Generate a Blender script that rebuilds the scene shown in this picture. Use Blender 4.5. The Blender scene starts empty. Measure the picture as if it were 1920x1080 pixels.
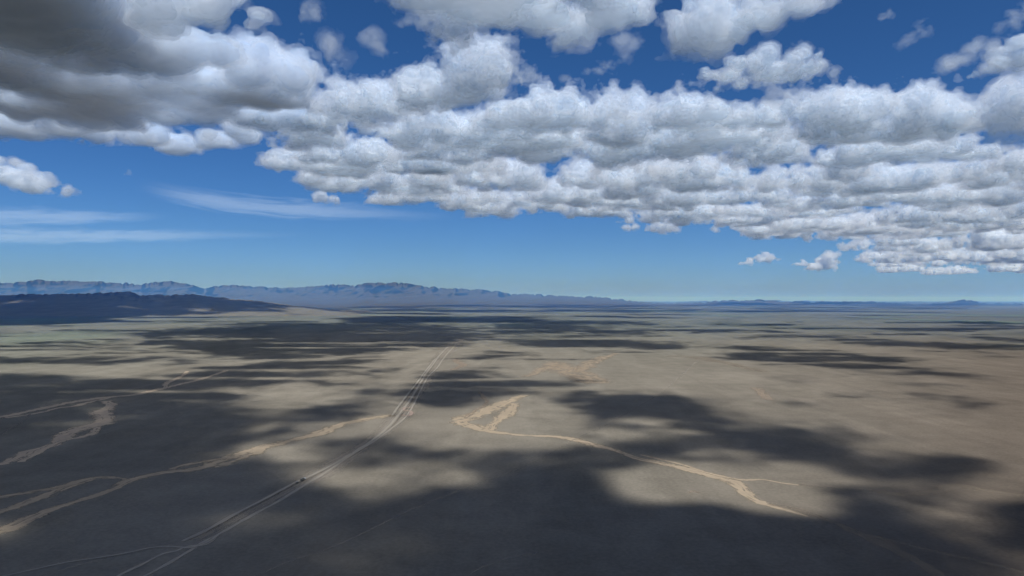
import bpy, math, random
import numpy as np

# ------------------------------------------------------------------ scene, camera
scene = bpy.context.scene
C = scene.collection
R = math.radians
CAM_H = 200.0            # the drone flies 200 m above the plain
FPX = 1280.0             # focal length in photo pixels (24 mm on a 36 mm wide sensor, 1920 px)
HORIZON = 563.0
PITCH = math.atan((HORIZON - 540.0) / FPX)

cd = bpy.data.cameras.new('camera')
cd.lens = 24.0
cd.sensor_width = 36.0
cd.clip_start = 1.0
cd.clip_end = 400000.0
cam = bpy.data.objects.new('camera', cd)
C.objects.link(cam)
cam.location = (0, 0, CAM_H)
cam.rotation_euler = (R(90) + PITCH, 0, 0)
scene.camera = cam

SUN_ELEV = R(58)
SUN_AZ = R(152)          # clockwise from the viewing direction: behind the camera, to the right
SUN = np.array([math.cos(SUN_ELEV) * math.sin(SUN_AZ), math.cos(SUN_ELEV) * math.cos(SUN_AZ), math.sin(SUN_ELEV)])
BASE = 2800.0            # altitude of the flat cumulus bases


def ray(px, py):
    px = np.asarray(px, float); py = np.asarray(py, float)
    x = (px - 960.0) / FPX; y = (540.0 - py) / FPX
    cp, sp = math.cos(PITCH), math.sin(PITCH)
    dy = cp - y * sp; dz = sp + y * cp
    return x, dy, dz


def on_plane(px, py, z=0.0):
    x, dy, dz = ray(px, py)
    t = (z - CAM_H) / dz
    return x * t, dy * t


def to_px(X, Y, Z):
    cp, sp = math.cos(PITCH), math.sin(PITCH)
    dz = Z - CAM_H
    f = Y * cp + dz * sp
    u = -Y * sp + dz * cp
    return 960 + FPX * X / f, 540 - FPX * u / f


# ------------------------------------------------------------------ helpers
def tag(o, label=None, cat=None, group=None, kind=None):
    if label: o['label'] = label
    if cat: o['category'] = cat
    if group: o['group'] = group
    if kind: o['kind'] = kind
    return o


def mesh_obj(name, verts, faces, mat=None, parent=None, smooth=False):
    """verts (N,3); faces: (M,k) int array or a list of tuples"""
    me = bpy.data.meshes.new(name)
    verts = np.asarray(verts, np.float32)
    if isinstance(faces, np.ndarray):
        m, k = faces.shape
        me.vertices.add(len(verts)); me.vertices.foreach_set('co', verts.ravel())
        me.loops.add(m * k); me.loops.foreach_set('vertex_index', faces.astype(np.int32).ravel())
        me.polygons.add(m); me.polygons.foreach_set('loop_start', np.arange(0, m * k, k, dtype=np.int32))
        me.update(calc_edges=True)
    else:
        me.from_pydata([tuple(v) for v in verts], [], faces)
        me.update()
    if smooth:
        me.polygons.foreach_set('use_smooth', np.ones(len(me.polygons), bool))
    if mat: me.materials.append(mat)
    o = bpy.data.objects.new(name, me)
    C.objects.link(o)
    if parent: o.parent = parent
    return o


_tab = np.random.default_rng(99).uniform(-1, 1, 64 * 64 * 64).astype(np.float32)


def vnoise(x, y, z, seed=0):
    """smooth value noise in -1..1 from a repeating 64 x 64 x 64 lattice"""
    x = np.asarray(x, np.float32); y = np.asarray(y, np.float32); z = np.asarray(z, np.float32)
    x, y, z = np.broadcast_arrays(x, y, z)
    xf = np.floor(x); yf = np.floor(y); zf = np.floor(z)
    fx = x - xf; fy = y - yf; fz = z - zf
    xi = xf.astype(np.int32) + seed * 13; yi = yf.astype(np.int32) + seed * 29; zi = zf.astype(np.int32) + seed * 7
    fx = fx * fx * (3 - 2 * fx); fy = fy * fy * (3 - 2 * fy); fz = fz * fz * (3 - 2 * fz)
    X0 = (xi & 63) << 12; X1 = ((xi + 1) & 63) << 12
    Y0 = (yi & 63) << 6; Y1 = ((yi + 1) & 63) << 6
    Z0 = zi & 63; Z1 = (zi + 1) & 63
    def line(A, B):
        p = _tab[A + B + Z0]; q = _tab[A + B + Z1]
        return p + (q - p) * fz
    c00 = line(X0, Y0); c01 = line(X0, Y1); c0 = c00 + (c01 - c00) * fy
    c10 = line(X1, Y0); c11 = line(X1, Y1); c1 = c10 + (c11 - c10) * fy
    return c0 + (c1 - c0) * fx


def fbm(x, y, z, octaves=4, seed=0, gain=0.5):
    s = 0; a = 1.0; tot = 0
    for k in range(octaves):
        s = s + a * vnoise(x + 17.3 * k, y - 9.1 * k, z + 3.7 * k, seed + k)
        tot += a; a *= gain
        x = x * 2.03; y = y * 2.03; z = z * 2.03
    return s / tot


def smoothstep(a, b, x):
    t = np.clip((x - a) / (b - a), 0, 1)
    return t * t * (3 - 2 * t)


def surface_nets(F, origin, h):
    """closed quad surface of F > 0 on a regular grid (the grid's rim is negative)"""
    S = F > 0
    nx, ny, nz = F.shape
    cnt = np.zeros((nx - 1, ny - 1, nz - 1), np.int8)
    for a in (0, 1):
        for b in (0, 1):
            for c in (0, 1):
                cnt += S[a:nx - 1 + a, b:ny - 1 + b, c:nz - 1 + c]
    act = (cnt > 0) & (cnt < 8)
    ii, jj, kk = np.nonzero(act)
    idx = np.full(act.shape, -1, np.int32)
    idx[ii, jj, kk] = np.arange(len(ii), dtype=np.int32)
    P = np.zeros((len(ii), 3), np.float32); W = np.zeros(len(ii), np.float32)
    corners = [(a, b, c) for a in (0, 1) for b in (0, 1) for c in (0, 1)]
    vals = {c: F[ii + c[0], jj + c[1], kk + c[2]] for c in corners}
    for c0 in corners:
        for ax in range(3):
            if c0[ax]: continue
            c1 = list(c0); c1[ax] = 1; c1 = tuple(c1)
            v0, v1 = vals[c0], vals[c1]
            m = (v0 > 0) != (v1 > 0)
            t = np.where(m, v0 / np.where(m, v0 - v1, 1), 0)
            p = np.array(c0, np.float32)[None, :].repeat(len(ii), 0)
            p[:, ax] += t
            P += p * m[:, None]; W += m
    P /= W[:, None]
    P = (P + np.stack([ii, jj, kk], 1)) * h + np.array(origin, np.float32)
    quads = []
    for ax in range(3):
        A = np.moveaxis(S, ax, 0); I = np.moveaxis(idx, ax, 0)
        e = A[:-1] != A[1:]
        e = e[:, 1:-1, 1:-1]
        a, b, c = np.nonzero(e)
        q = np.stack([I[a, b, c], I[a, b + 1, c], I[a, b + 1, c + 1], I[a, b, c + 1]], 1)
        flip = A[:-1][:, 1:-1, 1:-1][a, b, c]
        if ax == 1: flip = ~flip
        q[~flip] = q[~flip][:, ::-1]
        quads.append(q)
    return P, np.concatenate(quads)


# ------------------------------------------------------------------ node helpers
def new_mat(name):
    m = bpy.data.materials.new(name)
    m.use_nodes = True
    nt = m.node_tree
    nt.nodes.clear()
    out = nt.nodes.new('ShaderNodeOutputMaterial')
    return m, nt, out


class N:
    def __init__(s, nt): s.nt = nt
    def node(s, t, **kw):
        n = s.nt.nodes.new(t)
        for k, v in kw.items(): setattr(n, k, v)
        return n
    def link(s, a, b): s.nt.links.new(a, b)
    def val(s, sock, v):
        if isinstance(v, bpy.types.NodeSocket): s.link(v, sock)
        else: sock.default_value = v
    def math(s, op, a, b=0.0, clamp=False):
        n = s.node('ShaderNodeMath', operation=op, use_clamp=clamp)
        s.val(n.inputs[0], a); s.val(n.inputs[1], b)
        return n.outputs[0]
    def noise(s, vec, scale, detail=4, rough=0.55, dist=0.0):
        n = s.node('ShaderNodeTexNoise')
        s.link(vec, n.inputs['Vector'])
        n.inputs['Scale'].default_value = scale; n.inputs['Detail'].default_value = detail
        n.inputs['Roughness'].default_value = rough; n.inputs['Distortion'].default_value = dist
        return n.outputs['Fac']
    def mapping(s, vec, scale=(1, 1, 1), rot=(0, 0, 0), loc=(0, 0, 0)):
        n = s.node('ShaderNodeMapping')
        s.link(vec, n.inputs['Vector'])
        n.inputs['Scale'].default_value = scale; n.inputs['Rotation'].default_value = rot; n.inputs['Location'].default_value = loc
        return n.outputs[0]
    def ramp(s, fac, lo, hi, a=0.0, b=1.0):
        n = s.node('ShaderNodeMapRange', interpolation_type='SMOOTHSTEP')
        s.val(n.inputs['Value'], fac)
        s.val(n.inputs['From Min'], lo); s.val(n.inputs['From Max'], hi)
        n.inputs['To Min'].default_value = a; n.inputs['To Max'].default_value = b
        return n.outputs[0]
    def mix(s, fac, a, b, blend='MIX'):
        n = s.node('ShaderNodeMix', data_type='RGBA', blend_type=blend)
        s.val(n.inputs[0], fac)
        for sock, v in ((n.inputs[6], a), (n.inputs[7], b)):
            if isinstance(v, tuple): v = (*v, 1.0) if len(v) == 3 else v
            s.val(sock, v)
        return n.outputs[2]


def cloud_mat(name, density, color=(0.942, 0.972, 0.988), g=0.35, skin=0.0, tint=(0.95, 0.985, 1.0), thru=(0.52, 0.72, 0.92)):
    """scattering volume; skin is the share of light the shell itself scatters at its surface (the crisp billows)"""
    m, nt, out = new_mat(name)
    n = N(nt)
    v = n.node('ShaderNodeVolumeScatter')
    v.inputs['Color'].default_value = (*color, 1)
    v.inputs['Density'].default_value = density
    v.inputs['Anisotropy'].default_value = g
    n.link(v.outputs[0], out.inputs['Volume'])
    if skin:
        t = n.node('ShaderNodeBsdfTransparent')
        d = n.node('ShaderNodeBsdfDiffuse'); d.inputs[0].default_value = (*tint, 1)
        tl = n.node('ShaderNodeBsdfTranslucent'); tl.inputs[0].default_value = (*thru, 1)
        m1 = n.node('ShaderNodeMixShader'); m1.inputs[0].default_value = 0.55
        n.link(d.outputs[0], m1.inputs[1]); n.link(tl.outputs[0], m1.inputs[2])
        m2 = n.node('ShaderNodeMixShader'); m2.inputs[0].default_value = skin
        n.link(t.outputs[0], m2.inputs[1]); n.link(m1.outputs[0], m2.inputs[2])
        n.link(m2.outputs[0], out.inputs['Surface'])
    return m


# ------------------------------------------------------------------ world and sun
world = bpy.data.worlds.new('World')
scene.world = world
world.use_nodes = True
wn = N(world.node_tree)
world.node_tree.nodes.clear()
wo = wn.node('ShaderNodeOutputWorld')
bg = wn.node('ShaderNodeBackground')
sky = wn.node('ShaderNodeTexSky')
sky.sky_type = 'NISHITA'
sky.sun_disc = False
sky.sun_elevation = SUN_ELEV
sky.sun_rotation = SUN_AZ
sky.altitude = 0
sky.air_density = 0.6
sky.dust_density = 0.7
sky.ozone_density = 10.0
bg.inputs['Strength'].default_value = 0.096
hs = wn.node('ShaderNodeHueSaturation')
hs.inputs['Saturation'].default_value = 1.13
wn.link(sky.outputs[0], hs.inputs['Color'])
wn.link(hs.outputs[0], bg.inputs['Color'])
wn.link(bg.outputs[0], wo.inputs['Surface'])

sd = bpy.data.lights.new('sun', 'SUN')
sd.energy = 5.0
sd.angle = R(0.5)
sd.color = (1.0, 0.98, 0.95)
so = bpy.data.objects.new('sun', sd)
C.objects.link(so)
so.rotation_euler = (math.pi / 2 - SUN_ELEV, 0, math.pi - SUN_AZ)
so.location = (0, -50, 400)

# ------------------------------------------------------------------ ground
def ground_material():
    m, nt, out = new_mat('gravel_plain')
    n = N(nt)
    pos = n.node('ShaderNodeNewGeometry').outputs['Position']
    sep = n.node('ShaderNodeSeparateXYZ'); n.link(pos, sep.inputs[0])
    big = n.noise(n.mapping(pos, (1, 0.6, 1)), 0.00035, 3, 0.5)
    mid = n.noise(n.mapping(pos, (1, 1, 1), (0, 0, 0.5)), 0.0022, 5, 0.6, 0.6)
    fine = n.noise(pos, 0.02, 6, 0.65, 0.4)
    grit = n.noise(pos, 0.25, 4, 0.7)
    col = n.mix(n.ramp(big, 0.35, 0.65), (0.155, 0.138, 0.109), (0.148, 0.138, 0.110))
    # pinker, browner gravel towards the right, greener steppe in the far distance
    ang = n.math('DIVIDE', sep.outputs[0], n.math('MAXIMUM', sep.outputs[1], 200.0))
    col = n.mix(n.ramp(n.math('ADD', ang, n.math('MULTIPLY', mid, 0.25)), 0.2, 0.95), col, (0.140, 0.118, 0.092))
    col = n.mix(n.ramp(n.math('ADD', ang, n.math('MULTIPLY', mid, 0.2)), 0.55, 1.0), col, (0.110, 0.089, 0.068))  # outer right darker still: brown soil plus lens vignette painted into the colour
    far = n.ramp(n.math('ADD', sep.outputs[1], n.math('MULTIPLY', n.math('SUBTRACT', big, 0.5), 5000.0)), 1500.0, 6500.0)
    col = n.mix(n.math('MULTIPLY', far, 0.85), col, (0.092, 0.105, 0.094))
    shade_band = n.noise(n.mapping(pos, (1, 0.45, 1), (0, 0, 0.25)), 0.0011, 5, 0.6, 0.7)  # dark bands painted into the far soil in place of cloud-shadow streaks
    col = n.mix(n.math('MULTIPLY', n.ramp(shade_band, 0.50, 0.62), n.math('MULTIPLY', far, 0.75)), col, (0.058, 0.066, 0.056))
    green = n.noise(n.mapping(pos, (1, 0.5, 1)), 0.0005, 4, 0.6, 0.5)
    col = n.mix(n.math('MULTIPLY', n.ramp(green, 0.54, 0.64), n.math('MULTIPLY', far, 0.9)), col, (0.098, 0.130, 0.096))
    tone = n.math('ADD', n.ramp(mid, 0.25, 0.75, 0.90, 1.10), n.ramp(fine, 0.3, 0.7, -0.09, 0.09))
    tone = n.math('ADD', tone, n.ramp(grit, 0.3, 0.7, -0.11, 0.11))
    # faint drainage lines combed along the slope of the plain
    comb = n.noise(n.mapping(pos, (1.0, 0.16, 1), (0, 0, R(62))), 0.012, 5, 0.6, 0.8)
    tone = n.math('MULTIPLY', tone, n.ramp(comb, 0.35, 0.7, 0.91, 1.08))
    cm = n.node('ShaderNodeCombineColor')
    for i in range(3): n.link(tone, cm.inputs[i])
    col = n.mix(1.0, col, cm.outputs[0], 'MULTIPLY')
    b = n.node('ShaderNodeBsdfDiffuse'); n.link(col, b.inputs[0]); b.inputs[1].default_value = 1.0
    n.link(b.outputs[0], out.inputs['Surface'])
    return m

gx = np.linspace(-150000, 150000, 41); gy = np.linspace(-6000, 170000, 41)
V = np.array([(x, y, 0) for y in gy for x in gx], np.float32)
Fq = np.array([(j * 41 + i, j * 41 + i + 1, j * 41 + 42 + i, j * 41 + 41 + i) for j in range(40) for i in range(40)])
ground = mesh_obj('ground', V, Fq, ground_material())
tag(ground, 'wide flat gravel plain reaching to the mountains', None, None, 'structure')

# ------------------------------------------------------------------ mountains
def rock_material(name, ca, cb, scale):
    m, nt, out = new_mat(name)
    n = N(nt)
    geo = n.node('ShaderNodeNewGeometry')
    pos = geo.outputs['Position']
    a = n.noise(pos, scale, 6, 0.6, 0.3)
    b_ = n.noise(n.mapping(pos, (1, 1, 4)), scale * 6, 4, 0.6)
    sep = n.node('ShaderNodeSeparateXYZ'); n.link(geo.outputs['Normal'], sep.inputs[0])
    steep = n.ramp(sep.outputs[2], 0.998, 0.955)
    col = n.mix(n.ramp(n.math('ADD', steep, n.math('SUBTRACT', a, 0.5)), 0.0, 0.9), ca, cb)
    tone = n.ramp(b_, 0.3, 0.7, 0.85, 1.12)
    cm = n.node('ShaderNodeCombineColor')
    for i in range(3): n.link(tone, cm.inputs[i])
    col = n.mix(1.0, col, cm.outputs[0], 'MULTIPLY')
    b = n.node('ShaderNodeBsdfDiffuse'); n.link(col, b.inputs[0])
    n.link(b.outputs[0], out.inputs['Surface'])
    return m


def range_mesh(name, profile, d_foot, d_ridge, d_back, apron, mat, seed, step=4, nd=90, rough=1.0, label=None, power=1.6, jag=5.0, fill=0.75):
    """a ridge whose skyline height is given along the horizon, with gullied spurs and a sloping apron in front"""
    xs = np.arange(profile[0][0], profile[-1][0] + step, step)
    px = np.array([p[0] for p in profile], float); py = np.array([p[1] for p in profile], float)
    sky_y = np.interp(xs, px, py)
    jg = jag * (0.45 - 1.3 * np.abs(fbm(xs / 7.0, 0 * xs + seed, 0 * xs, 4, seed + 40, 0.75)) - 0.4 * np.abs(fbm(xs / 24.0, 0 * xs, 0 * xs + seed, 2, seed + 44)))
    X0 = (xs - 960) / FPX
    ds = np.concatenate([np.linspace(d_foot, d_ridge, nd), np.linspace(d_ridge, d_back, nd // 3)[1:]])
    H = CAM_H + (HORIZON - sky_y) / FPX * d_ridge
    D, XX = np.meshgrid(ds, X0, indexing='ij')
    HH = np.broadcast_to(H[None, :], D.shape)
    t = np.clip((D - d_foot) / (d_ridge - d_foot), 0, 1)
    HH = np.maximum(HH + (jg / FPX * d_ridge)[None, :] * smoothstep(0.80, 1.0, t), 5.0)
    back = np.clip((D - d_ridge) / (d_back - d_ridge), 0, 1)
    ap = np.minimum(apron, HH * fill)
    X = XX * D
    L = (d_ridge - d_foot)
    n1 = fbm(X / (L * 0.10), D / (L * 0.22), 0 * X, 5, seed)
    rid = 1 - np.abs(fbm(X / (L * 0.05) + 0.8 * n1, D / (L * 0.20), 0 * X + 3, 6, seed + 9)) * 2.2
    rise = smoothstep(0.52, 1.0, t + 0.16 * n1 * (1 - t))
    z = ap * t ** power + (HH - ap) * (rise * (0.40 + 0.60 * rid * (1 - t ** 3) + 0.60 * t ** 3))
    z = np.where(D > d_ridge, HH * (1 - 0.8 * back ** 0.8), z)
    z += rough * HH * 0.05 * fbm(X / (L * 0.02), D / (L * 0.03), 0 * X, 3, seed + 20) * smoothstep(0.4, 0.8, t) * (1 - back)
    z = z * smoothstep(0.0, 0.12, t) - 4
    Vv = np.stack([X, D, z], -1).reshape(-1, 3)
    m_, n_ = D.shape
    i, j = np.meshgrid(np.arange(m_ - 1), np.arange(n_ - 1), indexing='ij')
    a = (i * n_ + j).ravel()
    F = np.stack([a, a + 1, a + n_ + 1, a + n_], 1)
    F = F[:, ::-1] if False else F
    o = mesh_obj(name, Vv, F, mat)
    tag(o, label, None, None, 'structure')
    return o


LEFT = [(-500, 540), (-300, 533), (-120, 535), (-50, 529), (0, 531), (20, 532), (35, 529), (50, 530), (62, 526), (72, 525), (85, 528), (100, 527), (115, 527),
        (125, 525), (140, 527), (150, 529), (165, 528), (180, 528), (188, 525), (198, 528), (215, 531), (235, 530), (250, 532), (265, 534), (280, 530),
        (300, 529), (312, 528), (330, 531), (348, 532), (360, 535), (372, 539), (385, 542), (400, 537), (415, 536), (430, 535), (450, 536), (470, 537),
        (490, 538), (505, 541), (515, 539), (530, 541), (550, 538), (570, 538), (590, 537), (605, 536), (620, 534), (635, 533), (650, 535), (670, 534),
        (690, 532), (700, 530), (720, 531), (735, 532), (750, 531), (765, 532), (780, 535), (797, 538), (810, 537), (825, 541), (840, 542), (850, 540),
        (865, 542), (880, 544), (900, 543), (915, 546), (935, 546), (945, 550), (960, 552), (985, 552), (1010, 553), (1030, 554), (1060, 555), (1075, 557), (1110, 556),
        (1130, 558), (1160, 561), (1180, 563), (1200, 567), (1260, 570)]
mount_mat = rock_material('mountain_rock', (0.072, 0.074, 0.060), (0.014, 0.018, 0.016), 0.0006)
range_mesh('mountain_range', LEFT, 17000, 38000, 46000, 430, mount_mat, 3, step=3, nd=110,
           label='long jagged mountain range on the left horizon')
HILLS = [(-700, 555.0), (-300, 553.0), (0, 554.0), (60, 551.0), (110, 551.0), (160, 550.0), (190, 549.0), (215, 548.0), (235, 546.5), (250, 549.0), (262, 553.0), (285, 552.0), (320, 553.0),
         (345, 552.0), (360, 552.0), (380, 555.0), (405, 557.0), (440, 561.0), (480, 564), (520, 569), (560, 574), (620, 580), (700, 586.5)]
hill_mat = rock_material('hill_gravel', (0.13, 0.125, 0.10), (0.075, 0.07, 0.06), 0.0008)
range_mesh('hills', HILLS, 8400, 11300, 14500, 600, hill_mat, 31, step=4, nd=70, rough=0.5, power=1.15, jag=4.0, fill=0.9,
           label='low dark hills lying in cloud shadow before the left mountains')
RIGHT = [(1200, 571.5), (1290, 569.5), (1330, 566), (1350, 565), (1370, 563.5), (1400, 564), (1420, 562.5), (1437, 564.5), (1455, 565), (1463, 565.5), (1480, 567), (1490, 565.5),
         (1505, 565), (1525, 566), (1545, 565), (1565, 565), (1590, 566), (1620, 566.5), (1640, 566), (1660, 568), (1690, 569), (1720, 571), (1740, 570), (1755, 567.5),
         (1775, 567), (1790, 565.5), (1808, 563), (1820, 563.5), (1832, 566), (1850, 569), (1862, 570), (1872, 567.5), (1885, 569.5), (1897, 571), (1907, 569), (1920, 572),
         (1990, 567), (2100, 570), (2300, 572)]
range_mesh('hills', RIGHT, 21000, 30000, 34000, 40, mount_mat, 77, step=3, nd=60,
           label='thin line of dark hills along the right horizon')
FARR = [(1180, 567.5), (1260, 567), (1340, 565.5), (1400, 564), (1470, 565), (1560, 565.5), (1650, 566.5), (1760, 566.5), (1900, 567.5), (2200, 566)]
range_mesh('hills', FARR, 40000, 58000, 64000, 60, mount_mat, 123, step=6, nd=40,
           label='pale farthest ridge on the right horizon')


# ------------------------------------------------------------------ washes and tracks: thin sheets on the plain
def ribbon_material(name, ca, cb, alpha, edge, hole, nscale, stretch=0.25, twin=False):
    m, nt, out = new_mat(name)
    n = N(nt)
    uv = n.node('ShaderNodeUVMap'); uv.uv_map = 'UVMap'
    sep = n.node('ShaderNodeSeparateXYZ'); n.link(uv.outputs[0], sep.inputs[0])
    geo = n.node('ShaderNodeNewGeometry').outputs['Position']
    cmb = n.node('ShaderNodeCombineXYZ')
    n.link(n.math('MULTIPLY', sep.outputs[0], stretch), cmb.inputs[0]); n.link(sep.outputs[2] if False else n.math('MULTIPLY', sep.outputs[1], 9.0), cmb.inputs[1])
    flow = n.noise(cmb.outputs[0], nscale, 5, 0.62, 0.8)
    patch = n.noise(geo, 0.045, 5, 0.65, 0.5)
    v = n.math('ABSOLUTE', sep.outputs[1])
    prof = n.math('SUBTRACT', 1.0, v)
    a = n.ramp(n.math('ADD', prof, n.math('MULTIPLY', n.math('SUBTRACT', patch, 0.5), edge)), 0.08, 0.55)
    h = n.ramp(n.math('ADD', n.math('MULTIPLY', flow, 0.7), n.math('MULTIPLY', patch, 0.3)), hole - 0.07, hole + 0.07)
    a = n.math('MULTIPLY', a, h)
    if twin:   # the two wheel ruts with an unworn strip between them
        rut = n.ramp(n.math('ABSOLUTE', n.math('SUBTRACT', v, 0.5)), 0.42, 0.12, 0.35, 1.0)
        a = n.math('MULTIPLY', a, rut)
    a = n.math('MULTIPLY', a, alpha)
    col = n.mix(n.ramp(patch, 0.3, 0.7), ca, cb)
    d = n.node('ShaderNodeBsdfDiffuse'); n.link(col, d.inputs[0])
    t = n.node('ShaderNodeBsdfTransparent')
    mx = n.node('ShaderNodeMixShader')
    n.link(a, mx.inputs[0]); n.link(t.outputs[0], mx.inputs[1]); n.link(d.outputs[0], mx.inputs[2])
    n.link(mx.outputs[0], out.inputs['Surface'])
    return m


def ribbon(name, pts, mat, z, label, jitter=0.0, seed=1, kind='structure'):
    """pts: (photo x, photo y, full width in metres); laid on the plain at height z"""
    p = np.array(pts, float)
    if name == 'dry_wash': p[:, 2] *= np.where(p[:, 0] < 740, 1.75, 1.35)
    gx_, gy_ = on_plane(p[:, 0], p[:, 1], z)
    P = np.stack([gx_, gy_], 1); w = p[:, 2]
    # Catmull-Rom through the points
    Q, WW = [], []
    for k in range(len(P) - 1):
        p0, p1, p2, p3 = P[max(k - 1, 0)], P[k], P[k + 1], P[min(k + 2, len(P) - 1)]
        L = np.linalg.norm(p2 - p1)
        dist = np.linalg.norm((p1 + p2) / 2)
        nseg = int(np.clip(L / (dist * 0.006), 3, 60))
        for t in np.arange(nseg) / nseg:
            q = 0.5 * ((2 * p1) + (-p0 + p2) * t + (2 * p0 - 5 * p1 + 4 * p2 - p3) * t * t + (-p0 + 3 * p1 - 3 * p2 + p3) * t ** 3)
            Q.append(q); WW.append(w[k] * (1 - t) + w[k + 1] * t)
    Q.append(P[-1]); WW.append(w[-1])
    Q = np.array(Q); WW = np.array(WW)
    T = np.gradient(Q, axis=0); T /= np.linalg.norm(T, axis=1)[:, None] + 1e-9
    Nn = np.stack([-T[:, 1], T[:, 0]], 1)
    s = np.concatenate([[0], np.cumsum(np.linalg.norm(np.diff(Q, axis=0), axis=1))])
    if jitter:
        wl = WW.mean() * 4
        Q = Q + Nn * (jitter * WW * fbm(s / wl, 0 * s + seed * 3.1, 0 * s, 3, seed))[:, None]
        WW = WW * (1 + 0.45 * fbm(s / wl * 1.7, 0 * s + 9, 0 * s + seed, 3, seed + 5))
    cols = np.linspace(-1, 1, 5)
    Vv = np.concatenate([np.concatenate([Q + Nn * (c * WW / 2)[:, None], np.full((len(Q), 1), z)], 1) for c in cols])
    n_ = len(Q)
    Fs, uvs = [], []
    F = []
    for c in range(4):
        k = np.arange(n_ - 1)
        F.append(np.stack([c * n_ + k, c * n_ + k + 1, (c + 1) * n_ + k + 1, (c + 1) * n_ + k], 1))
    F = np.concatenate(F)[:, ::-1]
    o = mesh_obj(name, Vv, F, mat)
    UV = np.stack([np.tile(s, 5), np.repeat(cols, n_)], 1).astype(np.float32)
    lay = o.data.uv_layers.new(name='UVMap')
    lay.data.foreach_set('uv', UV[F.ravel()].ravel())
    tag(o, label, None, None, kind)
    return o


wash_mat = ribbon_material('wash_sand', (0.335, 0.268, 0.186), (0.28, 0.228, 0.162), 0.95, 1.9, 0.43, 0.30, 0.09)
wash_red = ribbon_material('wash_silt', (0.380, 0.305, 0.220), (0.315, 0.256, 0.188), 0.97, 1.8, 0.41, 0.30, 0.07)
faint_mat = ribbon_material('faint_sand', (0.28, 0.222, 0.165), (0.25, 0.20, 0.152), 0.6, 1.3, 0.44, 0.2, 0.1)
mid_mat = ribbon_material('mid_sand', (0.30, 0.24, 0.17), (0.26, 0.21, 0.155), 0.75, 1.9, 0.46, 0.3, 0.09)
vague_mat = ribbon_material('vague_sand', (0.24, 0.195, 0.145), (0.21, 0.172, 0.13), 0.42, 1.3, 0.45, 0.2, 0.1)
lane_mat = ribbon_material('lane_dust', (0.285, 0.258, 0.21), (0.25, 0.225, 0.185), 0.85, 0.5, 0.27, 0.15, 0.05)
worn_mat = ribbon_material('worn_ground', (0.27, 0.238, 0.19), (0.24, 0.21, 0.17), 0.65, 0.8, 0.45, 1.0, 0.012)
ditch_mat = ribbon_material('ditch_soil', (0.085, 0.072, 0.056), (0.10, 0.084, 0.066), 0.28, 0.6, 0.40, 0.15, 0.03)
pink_mat = ribbon_material('pink_soil', (0.33, 0.25, 0.20), (0.28, 0.22, 0.18), 0.8, 0.6, 0.36, 0.25, 0.1)

ribbon('dry_wash', [(738, 778, 16), (715, 782, 20), (690, 785, 24), (640, 797, 26), (590, 815, 26), (550, 825, 22), (530, 831, 22), (470, 847, 26), (430, 861, 28), (400, 871, 24),
                    (370, 880, 17), (300, 888, 15), (250, 899, 16), (225, 912, 17), (195, 925, 10), (130, 945, 9), (80, 962, 9), (45, 978, 12), (25, 988, 17), (-10, 1000, 15), (-80, 1030, 14), (-200, 1075, 14)],
       wash_mat, 0.12, 'pale dry wash meandering from the track to the left edge', 0.35, 2)
ribbon('dry_wash', [(240, 900, 7), (215, 896, 9), (180, 895, 9), (140, 906, 14), (100, 920, 16), (60, 936, 14), (20, 951, 14), (-30, 965, 12), (-120, 990, 12)],
       wash_mat, 0.18, 'side arm splitting off the left wash near the frame edge', 0.4, 3)
ribbon('dry_wash', [(135, 908, 8), (95, 917, 9), (55, 923, 8), (0, 932, 7), (-80, 946, 7)], wash_mat, 0.24, 'thin upper thread of the left wash side arm', 0.3, 4)
ribbon('dry_wash', [(435, 858, 9), (405, 861, 8), (380, 866, 9), (345, 872, 7), (320, 880, 6)], wash_mat, 0.24, 'thin loop beside the middle of the left wash', 0.4, 5)
ribbon('dry_wash', [(200, 752, 14), (206, 762, 20), (196, 772, 24), (195, 785, 20), (185, 794, 26), (150, 803, 28), (125, 812, 30), (110, 828, 22), (85, 838, 20), (55, 845, 24), (35, 855, 20), (10, 866, 14), (-40, 880, 12), (-140, 905, 12)],
       wash_red, 0.12, 'broad braided wash at the left below the upper channel', 0.4, 6)
ribbon('dry_wash', [(185, 800, 8), (175, 812, 10), (150, 820, 9), (120, 826, 8), (80, 842, 9), (62, 852, 8), (40, 866, 9)], wash_red, 0.18, 'narrow second channel of the braided left wash', 0.5, 7)
ribbon('dry_wash', [(425, 694, 12), (400, 704, 14), (360, 715, 16), (330, 722, 16), (310, 727, 20), (280, 734, 20), (250, 740, 22), (190, 746, 24), (150, 752, 22), (120, 757, 22), (80, 766, 24), (40, 774, 20), (-10, 783, 22), (-90, 798, 22), (-260, 825, 20)],
       wash_red, 0.12, 'long straight wash crossing the left plain in shadow', 0.25, 8)
ribbon('dry_wash', [(205, 745, 10), (150, 760, 12), (110, 765, 10), (70, 775, 12), (10, 783, 8)], wash_red, 0.18, 'parallel thread under the long left wash', 0.5, 17)
ribbon('dry_wash', [(308, 727, 9), (314, 718, 12), (330, 712, 12), (342, 705, 10), (350, 696, 10)], wash_red, 0.18, 'short fork above the long left wash', 0.4, 9)
ribbon('dry_wash', [(865, 789, 26), (885, 798, 30), (905, 806, 22), (935, 811, 18), (960, 814, 15), (1020, 817, 13), (1060, 821, 17), (1090, 828, 18), (1120, 836, 15), (1160, 846, 9), (1190, 857, 13), (1220, 864, 17), (1260, 873, 18),
                    (1300, 884, 19), (1340, 895, 19), (1375, 908, 16), (1400, 927, 13), (1440, 945, 10), (1480, 957, 6), (1515, 968, 3)],
       wash_mat, 0.12, 'long pale wash bending across the right foreground', 0.3, 10)
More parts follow.
